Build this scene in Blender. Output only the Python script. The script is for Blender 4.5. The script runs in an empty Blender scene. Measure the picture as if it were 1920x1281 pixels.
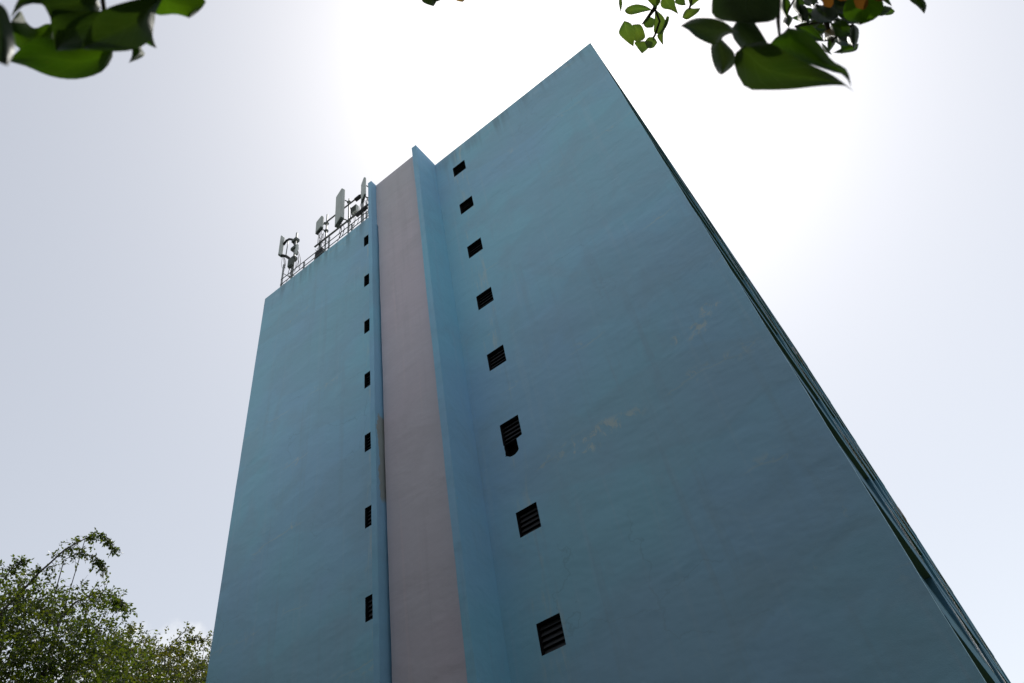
import bpy, bmesh, math, random
import numpy as np
from mathutils import Vector, Matrix, noise
from mathutils.geometry import tessellate_polygon

random.seed(7)
rng = np.random.default_rng(7)
scene = bpy.context.scene
col = scene.collection

# ------------------------------------------------------------------ camera
CAMZ = 1.6
FPX = 1359.58                       # focal length in pixels of the 1920 px wide photograph
YAW, PITCH, ROLL = -0.478786, 0.813636, -0.220668
fwd = Vector((math.sin(YAW)*math.cos(PITCH), math.cos(YAW)*math.cos(PITCH), math.sin(PITCH)))
right0 = Vector((math.cos(YAW), -math.sin(YAW), 0))
up0 = right0.cross(fwd)
cright = math.cos(ROLL)*right0 + math.sin(ROLL)*up0
cup = -math.sin(ROLL)*right0 + math.cos(ROLL)*up0
CAM = Vector((0, 0, CAMZ))
cd = bpy.data.cameras.new('camera')
cam = bpy.data.objects.new('camera', cd); col.objects.link(cam)
cam.matrix_world = Matrix(((cright.x, cup.x, -fwd.x, 0), (cright.y, cup.y, -fwd.y, 0),
                           (cright.z, cup.z, -fwd.z, CAMZ), (0, 0, 0, 1)))
cd.sensor_width = 36; cd.sensor_fit = 'HORIZONTAL'; cd.lens = FPX/1920*36
cd.clip_start = 0.02; cd.clip_end = 20000
cd.dof.use_dof = True; cd.dof.focus_distance = 26; cd.dof.aperture_fstop = 11
scene.camera = cam

# ------------------------------------------------------------------ sky, sun, exposure
SUN_EL, SUN_AZ = math.radians(65.7), math.radians(-4.1)     # azimuth from +Y towards +X
world = bpy.data.worlds.new('World'); scene.world = world; world.use_nodes = True
wn, wl = world.node_tree.nodes, world.node_tree.links
wn.clear()
wo = wn.new('ShaderNodeOutputWorld'); bg = wn.new('ShaderNodeBackground'); sky = wn.new('ShaderNodeTexSky')
sky.sky_type = 'NISHITA'; sky.sun_disc = False
sky.sun_elevation = SUN_EL; sky.sun_rotation = SUN_AZ
sky.altitude = 0; sky.air_density = 1.05; sky.dust_density = 1.5; sky.ozone_density = 1.0
hs = wn.new('ShaderNodeHueSaturation'); hs.inputs['Saturation'].default_value = 0.47
wl.new(sky.outputs[0], hs.inputs['Color'])
# thick summer haze evens the sky out
gm_ = wn.new('ShaderNodeGamma'); gm_.inputs['Gamma'].default_value = 0.70; wl.new(hs.outputs[0], gm_.inputs['Color'])
hz = wn.new('ShaderNodeVectorMath'); hz.operation = 'SCALE'; hz.inputs['Scale'].default_value = 1.62; wl.new(gm_.outputs[0], hz.inputs[0])
# fair-weather cumulus low in the sky: soft blobs broken up by noise, in the direction vector
tc = wn.new('ShaderNodeTexCoord')
nz = wn.new('ShaderNodeTexNoise'); nz.inputs['Scale'].default_value = 14.0; nz.inputs['Detail'].default_value = 9; nz.inputs['Roughness'].default_value = 0.58
wl.new(tc.outputs['Generated'], nz.inputs['Vector'])
def wmath(op, a, b=None):
    x = wn.new('ShaderNodeMath'); x.operation = op
    for i, q in enumerate((a, b)):
        if q is None: continue
        if isinstance(q, (int, float)): x.inputs[i].default_value = q
        else: wl.new(q, x.inputs[i])
    return x.outputs[0]
cloud = None
for (az, el, r) in ((-58.5, 24.5, 0.085), (-63.5, 22.5, 0.075), (-52, 22, 0.08), (-95, 18, 0.10), (-140, 20, 0.12), (150, 17, 0.10), (105, 19, 0.11), (60, 15, 0.09)):
    e_, a_ = math.radians(el), math.radians(az)
    sub = wn.new('ShaderNodeVectorMath'); sub.operation = 'SUBTRACT'; wl.new(tc.outputs['Generated'], sub.inputs[0])
    sub.inputs[1].default_value = (math.sin(a_)*math.cos(e_), math.cos(a_)*math.cos(e_), math.sin(e_))
    sc = wn.new('ShaderNodeVectorMath'); sc.operation = 'MULTIPLY'; wl.new(sub.outputs[0], sc.inputs[0]); sc.inputs[1].default_value = (1/r, 1/r, 1.5/r)
    ln = wn.new('ShaderNodeVectorMath'); ln.operation = 'LENGTH'; wl.new(sc.outputs[0], ln.inputs[0])
    v = wmath('SUBTRACT', 1.0, ln.outputs['Value'])
    cloud = v if cloud is None else wmath('MAXIMUM', cloud, v)
tot = wmath('ADD', cloud, wmath('MULTIPLY', wmath('SUBTRACT', nz.outputs[0], 0.5), 2.4))
cr = wn.new('ShaderNodeMapRange'); cr.interpolation_type = 'SMOOTHSTEP'
cr.inputs[1].default_value = 0.05; cr.inputs[2].default_value = 0.55; cr.inputs[3].default_value = 0.0; cr.inputs[4].default_value = 0.8
wl.new(tot, cr.inputs[0])
mx = wn.new('ShaderNodeMix'); mx.data_type = 'RGBA'
wl.new(cr.outputs[0], mx.inputs['Factor']); wl.new(hz.outputs[0], mx.inputs['A'])
mx.inputs['B'].default_value = (5.6, 5.75, 6.0, 1)
wl.new(mx.outputs['Result'], bg.inputs['Color'])
bg.inputs['Strength'].default_value = 0.15
wl.new(bg.outputs[0], wo.inputs[0])
sd = bpy.data.lights.new('sun', 'SUN'); sd.energy = 3.2; sd.angle = math.radians(0.53); sd.color = (1.0, 0.96, 0.9)
sun = bpy.data.objects.new('sun', sd); col.objects.link(sun)
sdir = Vector((math.sin(SUN_AZ)*math.cos(SUN_EL), math.cos(SUN_AZ)*math.cos(SUN_EL), math.sin(SUN_EL)))
sun.rotation_euler = sdir.to_track_quat('Z', 'Y').to_euler(); sun.location = (0, 60, 120)
vs = scene.view_settings
vs.view_transform = 'Standard'; vs.look = 'None'; vs.gamma = 1; vs.use_curve_mapping = False; vs.exposure = 0.12

# ------------------------------------------------------------------ pixel -> place
def ray(px, py):
    return cright*((px-960)/FPX) + cup*(-(py-640.5)/FPX) + fwd
def at_y(px, py, y):                # on the plane Y = y
    d = ray(px, py); return CAM + d*(y/d.y)
def at_d(px, py, dist):             # at a distance from the lens
    return CAM + ray(px, py).normalized()*dist
def at_h(px, py, hd):               # at a horizontal distance
    d = ray(px, py); return CAM + d*(hd/math.hypot(d.x, d.y))
def pix(P):
    q = Vector(P)-CAM; w = q.dot(fwd)
    if w <= 0.01: return None
    return 960+FPX*q.dot(cright)/w, 640.5-FPX*q.dot(cup)/w
def in_view(P, m=0):
    r = pix(P)
    return r is not None and -m < r[0] < 1920+m and -m < r[1] < 1281+m

# ------------------------------------------------------------------ materials
def mat(name, colr, rough=0.7, spec=0.3, metal=0.0):
    m = bpy.data.materials.new(name); m.use_nodes = True
    b = m.node_tree.nodes['Principled BSDF']
    b.inputs['Base Color'].default_value = (*colr, 1); b.inputs['Roughness'].default_value = rough
    b.inputs['Specular IOR Level'].default_value = spec; b.inputs['Metallic'].default_value = metal
    return m
class NT:
    def __init__(s, m): s.m = m; s.n = m.node_tree.nodes; s.l = m.node_tree.links; s.b = s.n['Principled BSDF']
    def new(s, t, **k):
        x = s.n.new('ShaderNode'+t)
        for a, v in k.items(): setattr(x, a, v)
        return x
    def link(s, a, b): s.l.new(a, b)
    def coord(s, scale=(1, 1, 1), loc=(0, 0, 0)):
        g = s.new('NewGeometry'); mp_ = s.new('Mapping')
        mp_.inputs['Scale'].default_value = scale; mp_.inputs['Location'].default_value = loc
        s.link(g.outputs['Position'], mp_.inputs['Vector']); return mp_.outputs[0]
    def noise(s, vec, scale, detail=4, rough=0.5, dist=0.0):
        x = s.new('TexNoise'); x.inputs['Scale'].default_value = scale; x.inputs['Detail'].default_value = detail
        x.inputs['Roughness'].default_value = rough; x.inputs['Distortion'].default_value = dist
        s.link(vec, x.inputs['Vector']); return x.outputs[0]
    def ramp(s, v, a, b, lo=0.0, hi=1.0, smooth=True):
        x = s.new('MapRange'); x.interpolation_type = 'SMOOTHSTEP' if smooth else 'LINEAR'
        for i, q in enumerate((a, b, lo, hi)): x.inputs[i+1].default_value = q
        s.link(v, x.inputs[0]); return x.outputs[0]
    def math(s, op, a, b=None):
        x = s.new('Math'); x.operation = op
        for i, q in enumerate((a, b)):
            if q is None: continue
            if isinstance(q, (int, float)): x.inputs[i].default_value = q
            else: s.link(q, x.inputs[i])
        return x.outputs[0]
    def mix(s, f, a, b, blend='MIX'):
        x = s.new('Mix'); x.data_type = 'RGBA'; x.blend_type = blend
        for k, q in (('Factor', f), ('A', a), ('B', b)):
            if isinstance(q, (int, float)): x.inputs[k].default_value = q
            elif isinstance(q, tuple): x.inputs[k].default_value = (*q, 1)
            else: s.link(q, x.inputs[k])
        return x.outputs['Result']
    def bump(s, h, strength, dist, prev=None):
        x = s.new('Bump'); x.inputs['Strength'].default_value = strength; x.inputs['Distance'].default_value = dist
        s.link(h, x.inputs['Height'])
        if prev: s.link(prev, x.inputs['Normal'])
        return x.outputs[0]

WALL_Y = 12.954
def plaster(name, base, alt, dull, peel=(0.50, 0.47, 0.42), wall=False):
    m = mat(name, base, 0.82, 0.22); t = NT(m)
    p = t.coord()
    big = t.noise(p, 0.16, 3, 0.55); mid = t.noise(t.coord((1, 1, 0.7), (7, 3, 1)), 0.62, 6, 0.62, 0.6)
    c = t.mix(t.ramp(big, 0.38, 0.64), base, alt)
    c = t.mix(t.ramp(mid, 0.46, 0.72, 0, 0.55), c, dull)
    fine = t.noise(p, 9, 5, 0.6)
    c = t.mix(0.30, c, t.mix(fine, (0.5, 0.5, 0.5), (0.62, 0.62, 0.62)), 'OVERLAY')
    # rain streaks: narrow in x, long in z
    st = t.noise(t.coord((1, 1, 0.045), (0, 0, 3)), 3.2, 4, 0.6)
    c = t.mix(t.ramp(st, 0.55, 0.72, 0, 0.42), c, dull)
    st2 = t.noise(t.coord((1, 1, 0.03), (31, 0, 9)), 5.0, 3, 0.6)
    c = t.mix(t.ramp(st2, 0.57, 0.70, 0, 0.26), c, (dull[0]*1.35, dull[1]*1.25, dull[2]*1.2))
    # worn specks showing the undercoat
    sp = t.noise(t.coord((1, 1, 0.55), (3, 0, 5)), 2.6, 8, 0.72, 0.4)
    c = t.mix(t.ramp(sp, 0.67, 0.74, 0, 0.5), c, peel)
    g = t.new('NewGeometry'); sxyz = t.new('SeparateXYZ'); t.link(g.outputs['Position'], sxyz.inputs[0])
    X, Z = sxyz.outputs[0], sxyz.outputs[2]
    wob = t.noise(t.coord((0.5, 0.5, 0.5)), 1.0, 4, 0.6)
    if wall:
        # hairline joints at the floors, with flaking paint along them
        zz = t.math('ADD', Z, t.math('MULTIPLY', t.math('SUBTRACT', wob, 0.5), 0.9))
        fr = t.math('ABSOLUTE', t.math('SUBTRACT', t.math('MODULO', t.math('ADD', zz, 0.15), 2.8), 1.4))
        patchy = t.ramp(t.noise(t.coord((1, 1, 1), (11, 0, 2)), 0.45, 3, 0.5), 0.50, 0.62)
        flake = t.ramp(t.noise(t.coord((1, 1, 0.8), (5, 0, 1)), 2.3, 9, 0.68, 0.8), 0.57, 0.61)
        band = t.ramp(fr, 0.0, 0.32, 1.0, 0.0)
        c = t.mix(t.math('MULTIPLY', t.math('MULTIPLY', t.math('MULTIPLY', band, flake), patchy), 0.6), c, peel)
        hair = t.ramp(fr, 0.0, 0.035, 1.0, 0.0)
        c = t.mix(t.math('MULTIPLY', t.math('MULTIPLY', hair, patchy), 0.35), c, peel)
        # hairline cracks, sparse, thin and dark
        vo = t.new('TexVoronoi'); vo.feature = 'DISTANCE_TO_EDGE'; vo.inputs['Scale'].default_value = 0.42
        dv = t.new('VectorMath'); dv.operation = 'ADD'; t.link(t.coord((0.7, 1, 1)), dv.inputs[0])
        wv = t.new('TexNoise'); wv.inputs['Scale'].default_value = 1.3; wv.inputs['Detail'].default_value = 6; t.link(p, wv.inputs['Vector'])
        t.link(wv.outputs['Color'], dv.inputs[1]); t.link(dv.outputs[0], vo.inputs['Vector'])
        crk = t.math('MULTIPLY', t.ramp(vo.outputs['Distance'], 0.0, 0.010, 1, 0), t.ramp(t.noise(t.coord((1, 1, 1), (21, 0, 6)), 0.35, 2, 0.5), 0.55, 0.66))
        c = t.mix(t.math('MULTIPLY', crk, 0.16), c, (0.10, 0.15, 0.18))
        # grime washed down from the roof edge
        top = t.math('MULTIPLY', t.ramp(t.math('ADD', Z, t.math('MULTIPLY', t.noise(t.coord((1, 1, 0.1), (6, 0, 0)), 2.2, 4, 0.6), 2.2)), 29.2, 30.9, 0, 0.5), t.ramp(st, 0.40, 0.6))
        c = t.mix(top, c, (0.17, 0.22, 0.25))
        # repainted / faded large patches with soft rectangular roller edges
        rp = t.ramp(t.noise(t.coord((0.16, 1, 0.36), (2, 0, 13)), 1.0, 2, 0.4, 0.3), 0.52, 0.56, 0, 0.35)
        c = t.mix(rp, c, dull)
        # the larger flaked patches on the wide wall
        for (cx, cz, rx, rz) in ((-5.0, 12.4, 1.5, 0.42), (-2.0, 13.6, 0.7, 0.25), (-1.35, 13.95, 0.4, 0.22)):
            dx = t.math('DIVIDE', t.math('SUBTRACT', X, cx), rx); dz = t.math('DIVIDE', t.math('SUBTRACT', zz, cz), rz)
            d2 = t.math('ADD', t.math('MULTIPLY', dx, dx), t.math('MULTIPLY', dz, dz))
            fl = t.ramp(t.noise(t.coord((1, 1, 0.75), (cx, 0, 4)), 3.0, 9, 0.68, 0.7), 0.50, 0.57)
            c = t.mix(t.math('MULTIPLY', t.math('MULTIPLY', t.ramp(d2, 0.2, 1.0, 1, 0), fl), 0.62), c, peel)
        # runs of lime under the vent columns
        for (x0, x1) in ((-7.75, -6.85), (-12.75, -11.9)):
            inx = t.math('MULTIPLY', t.ramp(X, x0, x0+0.15), t.ramp(X, x1-0.25, x1, 1, 0))
            run = t.ramp(t.noise(t.coord((1, 1, 0.12), (2, 0, 8)), 5.5, 5, 0.6), 0.52, 0.68, 0, 0.50)
            c = t.mix(t.math('MULTIPLY', inx, run), c, (peel[0]*0.9, peel[1]*0.95, peel[2]))
    if name == 'blue_trim_plaster':      # bare plaster beside the slot
        sy = sxyz.outputs[1]
        zz2 = t.math('ADD', Z, t.math('MULTIPLY', t.math('SUBTRACT', wob, 0.5), 2.0))
        dz = t.math('DIVIDE', t.math('SUBTRACT', zz2, 14.9), 1.7); dz2 = t.math('MULTIPLY', dz, dz)
        yy2 = t.math('ADD', sy, t.math('MULTIPLY', t.math('SUBTRACT', t.noise(t.coord((1, 1, 1), (8, 0, 0)), 1.6, 6, 0.6), 0.5), 0.5))
        msk = t.math('MULTIPLY', t.math('MULTIPLY', t.ramp(dz2, 0.8, 1.0, 1, 0), t.ramp(yy2, 11.84, 11.88)), t.ramp(X, -10.95, -10.9, 1, 0))
        c = t.mix(t.math('MULTIPLY', msk, 0.8), c, (0.42, 0.40, 0.32))
    t.link(c, t.b.inputs['Base Color'])
    wav = t.noise(t.coord((0.6, 1, 1.0), (1, 0, 2)), 0.9, 3, 0.5, 0.25)
    tro = t.noise(t.coord((0.8, 1, 1.3), (4, 0, 2)), 3.2, 5, 0.55, 0.2)
    b1 = t.bump(wav, 0.45, 0.14)
    b2 = t.bump(tro, 0.32, 0.022, b1)
    b3 = t.bump(t.noise(p, 45, 3, 0.6), 0.35, 0.006, b2)
    t.link(b3, t.b.inputs['Normal'])
    return m
M = {}
M['blue'] = plaster('blue_paint_plaster', (0.345, 0.640, 0.775), (0.365, 0.600, 0.790), (0.360, 0.545, 0.665), (0.70, 0.75, 0.68), wall=True)
M['blue_trim'] = plaster('blue_trim_plaster', (0.290, 0.600, 0.770), (0.325, 0.575, 0.790), (0.310, 0.510, 0.670))
M['pink'] = plaster('pink_paint_plaster', (0.680, 0.590, 0.640), (0.650, 0.600, 0.640), (0.590, 0.535, 0.570), (0.64, 0.58, 0.57))
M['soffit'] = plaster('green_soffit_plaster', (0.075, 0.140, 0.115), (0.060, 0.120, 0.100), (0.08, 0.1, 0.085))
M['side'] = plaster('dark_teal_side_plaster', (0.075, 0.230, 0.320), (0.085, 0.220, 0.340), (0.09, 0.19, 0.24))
M['roof'] = mat('roof_membrane', (0.35, 0.34, 0.32), 0.9)
M['black'] = mat('dark_void', (0.012, 0.012, 0.014), 0.95, 0.05)
M['louver'] = mat('bronze_louver_metal', (0.050, 0.048, 0.050), 0.55, 0.3)
M['ventdark'] = mat('dark_housing_recess_shade', (0.014, 0.013, 0.014), 0.8, 0.1)
M['raw'] = mat('raw_concrete', (0.16, 0.15, 0.14), 0.95, 0.1)

# ------------------------------------------------------------------ mesh builder
class MB:
    def __init__(s): s.v = []; s.f = []; s.smooth = []
    def quad(s, a, b, c, d):
        i = len(s.v); s.v += [tuple(a), tuple(b), tuple(c), tuple(d)]; s.f.append((i, i+1, i+2, i+3)); s.smooth.append(False)
    def box(s, lo, hi, M4=None):
        i = len(s.v)
        P = [Vector((x, y, z)) for z in (lo[2], hi[2]) for y in (lo[1], hi[1]) for x in (lo[0], hi[0])]
        if M4 is not None: P = [M4 @ q for q in P]
        s.v += [tuple(q) for q in P]
        for f in ((0, 2, 3, 1), (4, 5, 7, 6), (0, 1, 5, 4), (2, 6, 7, 3), (0, 4, 6, 2), (1, 3, 7, 5)):
            s.f.append(tuple(i+k for k in f)); s.smooth.append(False)
        return s
    def tube(s, pts, r, n=8, caps=True):
        pts = [Vector(q) for q in pts]
        if len(pts) < 2: return s
        R = r if isinstance(r, (list, tuple)) else [r]*len(pts)
        prev = None; rings = []
        for k, q in enumerate(pts):
            d = (pts[min(k+1, len(pts)-1)]-pts[max(k-1, 0)])
            if d.length < 1e-9: d = Vector((0, 0, 1))
            d.normalize()
            a = (prev - d*prev.dot(d)) if prev is not None else d.orthogonal()
            if a.length < 1e-6: a = d.orthogonal()
            a.normalize(); prev = a; b = d.cross(a)
            i0 = len(s.v)
            for j in range(n):
                t_ = 2*math.pi*j/n
                s.v.append(tuple(q + (a*math.cos(t_)+b*math.sin(t_))*R[k]))
            rings.append(i0)
        for k in range(len(rings)-1):
            for j in range(n):
                s.f.append((rings[k]+j, rings[k]+(j+1) % n, rings[k+1]+(j+1) % n, rings[k+1]+j)); s.smooth.append(True)
        if caps:
            s.f.append(tuple(rings[0]+j for j in reversed(range(n)))); s.smooth.append(False)
            s.f.append(tuple(rings[-1]+j for j in range(n))); s.smooth.append(False)
        return s
    def mesh(s, name, m, off=(0, 0, 0)):
        me = bpy.data.meshes.new(name)
        o = Vector(off)
        me.from_pydata([tuple(Vector(q)-o) for q in s.v], [], s.f)
        me.polygons.foreach_set('use_smooth', s.smooth)
        if m is not None: me.materials.append(m)
        me.update(); return me
    def build(s, name, m, parent=None, off=None, bevel=0.0):
        """vertices are world coordinates; 'off' is the world place of the parent's origin"""
        if off is None: off = world_loc(parent) if parent else (0, 0, 0)
        o = bpy.data.objects.new(name, s.mesh(name, m, off)); col.objects.link(o)
        if parent: o.parent = parent
        else: o.location = off
        if bevel:
            b = o.modifiers.new('bevel', 'BEVEL'); b.width = bevel; b.segments = 2; b.limit_method = 'ANGLE'
        return o
def world_loc(o):
    v = Vector((0, 0, 0))
    while o is not None: v += o.location; o = o.parent
    return v
def thing(name, loc, label, cat, group=None):
    o = bpy.data.objects.new(name, None); col.objects.link(o); o.location = loc; o.empty_display_size = 0.3
    o['label'] = label; o['category'] = cat
    if group: o['group'] = group
    return o
def put(name, me, parent, loc):
    o = bpy.data.objects.new(name, me); col.objects.link(o); o.parent = parent; o.location = loc; return o

# ------------------------------------------------------------------ ground
g = mat('grass_ground', (0.07, 0.10, 0.035), 0.95, 0.1); t = NT(g); pc = t.coord()
c_ = t.mix(t.ramp(t.noise(pc, 0.25, 6, 0.6), 0.35, 0.65), (0.055, 0.085, 0.03), (0.12, 0.12, 0.06))
c_ = t.mix(t.ramp(t.noise(pc, 14, 5, 0.7), 0.3, 0.7, 0, 0.5), c_, (0.035, 0.06, 0.02))
t.link(c_, t.b.inputs['Base Color']); t.link(t.bump(t.noise(pc, 30, 5, 0.7), 0.7, 0.05), t.b.inputs['Normal'])
gm = MB(); N = 40
for i in range(N):
    for j in range(N):
        f = lambda k: 6000*math.copysign(abs(2*k/N-1)**3, 2*k/N-1)
        gm.quad((f(i), f(j), 0), (f(i+1), f(j), 0), (f(i+1), f(j+1), 0), (f(i), f(j+1), 0))
o = gm.build('ground', g); o['kind'] = 'structure'

asph = mat('asphalt', (0.045, 0.045, 0.047), 0.9, 0.2); t = NT(asph)
t.link(t.mix(t.ramp(t.noise(t.coord(), 0.8, 7, 0.7), 0.35, 0.7), (0.034, 0.034, 0.036), (0.065, 0.063, 0.06)), t.b.inputs['Base Color'])
t.link(t.bump(t.noise(t.coord(), 120, 3, 0.6), 0.5, 0.01), t.b.inputs['Normal'])
q = MB(); q.quad((-30, -3.5, 0.004), (34, -3.5, 0.004), (34, 11.2, 0.004), (-30, 11.2, 0.004)); o = q.build('added_dark_lot', asph); o['kind'] = 'structure'  # unseen dark asphalt, added to cut light bounced onto the lower wall
kb = MB(); kb.box((-30, 11.2, 0.0), (34, 11.36, 0.13)); o = kb.build('kerb', mat('kerb_concrete', (0.3, 0.29, 0.27), 0.9)); o['kind'] = 'structure'

# ------------------------------------------------------------------ the tower
XL, XR, ZT = -19.077, -0.457, 28.055+CAMZ
YB = 36.0
T0 = Vector((-9.77, WALL_Y, 0))
tower = thing('apartment_tower', T0, 'tall pale blue concrete tower with a pink vertical strip and rows of dark vents', 'building')
VW, VH = 0.6155, 0.692
VROWS = [26.743+CAMZ-2.8*k*1.0003 for k in range(10)]
VROWS[1:8] = [z+CAMZ for z in (23.957, 21.151, 18.335, 15.560, 12.771, 9.961, 7.141)]
VXR, VXL = -7.651, -12.652
holes = []
broken = [(708, 660), (713, 690), (725, 740), (736, 790), (742, 815), (728, 845), (705, 875), (690, 893), (665, 910),
          (640, 925), (610, 935), (585, 930), (560, 928), (540, 938), (515, 935), (508, 915), (500, 890), (502, 830), (500, 780)]
for x0 in (VXR, VXL):
    for k, z in enumerate(VROWS):
        lp = [(x0, z), (x0+VW, z), (x0+VW, z-VH)]
        if x0 == VXR and k == 5:
            for (a, b) in broken:
                q = at_y(880+a/8.005, 740+b/8.005, WALL_Y); lp.append((max(q.x, x0-0.01) if a > 520 else x0+0.012+random.uniform(0, 0.02), q.z))
            lp.append((x0, z-VH-0.02))
        else:
            lp.append((x0, z-VH))
        holes.append(lp)
def wall_with_holes(x0, x1, z0, z1, y, hs_, depth):
    bm = bmesh.new()
    def loop(pts, yy):
        vs_ = [bm.verts.new((a, yy, b)) for a, b in pts]
        return vs_, [bm.edges.new((vs_[i], vs_[(i+1) % len(vs_)])) for i in range(len(vs_))]
    # outer outline with many points, pulled a few millimetres off the straight line
    out = []
    n = 60
    jit = lambda s_, a: 0.011*noise.noise(Vector((s_, a*0.9, 3.3))) + 0.006*noise.noise(Vector((s_+9, a*3.1, 1)))
    for i in range(n): out.append((x0+(x1-x0)*i/n, z0))
    for i in range(n): zz = z0+(z1-z0)*i/n; out.append((x1+(jit(1, zz) if i else 0), zz))
    for i in range(n): xx = x1-(x1-x0)*i/n; out.append((xx, z1+(jit(2, xx) if i else 0)))
    for i in range(n): zz = z1-(z1-z0)*i/n; out.append((x0+(jit(5, zz) if i else 0), zz))
    vo, eo = loop(out, y); E_ = list(eo); rings = [vo]
    for h in hs_:
        vh, eh = loop(h, y); E_ += eh; rings.append(vh)
    bmesh.ops.triangle_fill(bm, use_beauty=True, edges=E_, normal=(0, -1, 0))
    for r in rings:
        back = [bm.verts.new((v.co.x, y+depth, v.co.z)) for v in r]
        for i in range(len(r)):
            j = (i+1) % len(r); bm.faces.new((r[i], r[j], back[j], back[i]))
    bmesh.ops.recalc_face_normals(bm, faces=bm.faces)
    for f in bm.faces:
        if any(abs(v.co.y-y-depth) < 1e-4 for v in f.verts) and len(f.verts) == 4 and x0+0.3 < f.calc_center_median().x < x1-0.3 and f.calc_center_median().z < z1-0.3: f.material_index = 1
    me = bpy.data.meshes.new('end_wall'); 
    for v in bm.verts: v.co -= T0
    bm.to_mesh(me); bm.free(); return me
me = wall_with_holes(XL, XR, 0.0, ZT, WALL_Y, holes, 0.24); me.materials.append(M['blue']); me.materials.append(M['ventdark'])  # reveals of the openings near black, shade inside put into their colour
put('end_wall', me, tower, (0, 0, 0))['label'] = 'wide pale blue plaster end wall with flaking patches'

# vents: housing with dark back, five slats
hb = MB()
fr_ = 0.022
hb.box((0, 0.035, -VH), (fr_, 0.20, 0)); hb.box((VW-fr_, 0.035, -VH), (VW, 0.20, 0))
hb.box((fr_, 0.035, -fr_), (VW-fr_, 0.20, 0)); hb.box((fr_, 0.035, -VH), (VW-fr_, 0.20, -VH+fr_))
hb.box((0, 0.203, -VH), (VW, 0.23, 0))
house = hb.mesh('vent', M['ventdark'])
hb2 = MB(); hb2.v = hb.v[:]; hb2.f = hb.f[:]; hb2.smooth = hb.smooth[:]
sl = MB(); rot = Matrix.Rotation(math.radians(60), 4, 'X')
sl.box((fr_+0.004, -0.066, -0.005), (VW-fr_-0.004, 0.066, 0.005), rot)
slat = sl.mesh('slat', M['louver'])
for x0 in (VXR, VXL):
    for k, z in enumerate(VROWS):
        v = put('vent', house, tower, Vector((x0, WALL_Y, z))-T0)
        for j in range(5):
            s_ = put('slat', slat, v, (VW/2-VW/2, 0.115, -0.085-j*0.130))
            s_.rotation_euler = (random.uniform(-0.07, 0.07), random.uniform(-0.012, 0.012), 0)
        if x0 == VXR and k == 5: v['label'] = 'louvered vent with the wall broken away under it'
cav = MB(); cav.box((VXR-0.1, WALL_Y+0.242, VROWS[5]-1.35), (VXR+0.75, WALL_Y+0.30, VROWS[5]-VH+0.0)); cav.build('cavity_shade', M['black'], tower)  # black sheet standing in for the shade inside the broken hole
# dark room behind every wall opening is closed by the inner core
core = MB()
core.box((XL+0.02, WALL_Y+0.32, 0.0), (-2.05, YB-0.02, ZT-0.75)); core.build('core_block', M['roof'], tower)

def column(name, x0, x1, y0, y1, z1, m, n=70, amp=0.012, seed=0, x0_fn=None, label=None):
    """vertical slab with slightly uneven arrises"""
    mb = MB(); rows = []
    for i in range(n+1):
        z = z1*i/n
        J = lambda s_: amp*(noise.noise(Vector((s_+seed, z*0.55, 0.7)))+0.6*noise.noise(Vector((s_+seed, z*2.3, 5.7))))
        e = 0 if i == n else 1
        xa = x0 if x0_fn is None else x0_fn(z)
        P = [(xa+J(1), y0+J(2)), (x1+J(3), y0+J(4)), (x1+J(5)*0.3, y1), (xa+J(6)*0.3, y1)]
        i0 = len(mb.v); mb.v += [(a, b, z) for a, b in P]; rows.append(i0)
    for i in range(n):
        for j in range(4):
            k = (j+1) % 4
            if j == 2: continue
            mb.f.append((rows[i]+j, rows[i]+k, rows[i+1]+k, rows[i+1]+j)); mb.smooth.append(False)
    mb.f.append(tuple(rows[-1]+j for j in range(4))); mb.smooth.append(False)
    ob = mb.build(name, m, tower)
    if label: ob['label'] = label
    return ob
FY = 11.738
column('fin', -11.222, -11.040, FY, WALL_Y-0.003, ZT+0.06, M['blue_trim'], seed=3, label='narrow blue fin beside the dark slot, nearer the antennas')
column('fin', -8.712, -8.486, FY, WALL_Y-0.003, ZT+0.05, M['blue_trim'], seed=21, label='narrow blue fin between pink strip and wide wall')
slotx = lambda z: -10.970 + 0.020*noise.noise(Vector((z*0.7, 2, 2))) + (-0.064 if z > ZT-2.95 else 0.0) + 0.02*max(0, 1-z/20)
column('pink_strip', -10.97, -8.709, 12.032, WALL_Y-0.006, ZT+0.04, M['pink'], n=110, seed=40, x0_fn=slotx, amp=0.006, label='dusty pink vertical plaster strip')
sb = MB(); sb.box((-11.045, 12.55, 0), (-10.90, 12.60, ZT-2.9)); sb.build('slot_shade', M['black'], tower)  # black sheet standing in for the shade deep in the slot

# other sides, roof, parapet
sh = MB(); sh.box((XL, WALL_Y+0.242, 0), (XL+0.2, YB, ZT)); sh.build('long_wall', M['blue'], tower)
sh = MB(); sh.box((XL+0.2, YB-0.2, 0), (XR-0.15, YB, ZT)); sh.build('far_end_wall', M['blue'], tower)
sh = MB(); sh.box((XL+0.2, WALL_Y+0.242, ZT-1.0), (XR-0.16, WALL_Y+0.40, ZT-0.003)); sh.build('parapet', M['blue_trim'], tower)
sh = MB(); sh.box((XL+0.2, WALL_Y+0.40, ZT-0.75), (XR-0.16, YB-0.2, ZT-0.6)); sh.build('roof_deck', M['roof'], tower)

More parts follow.
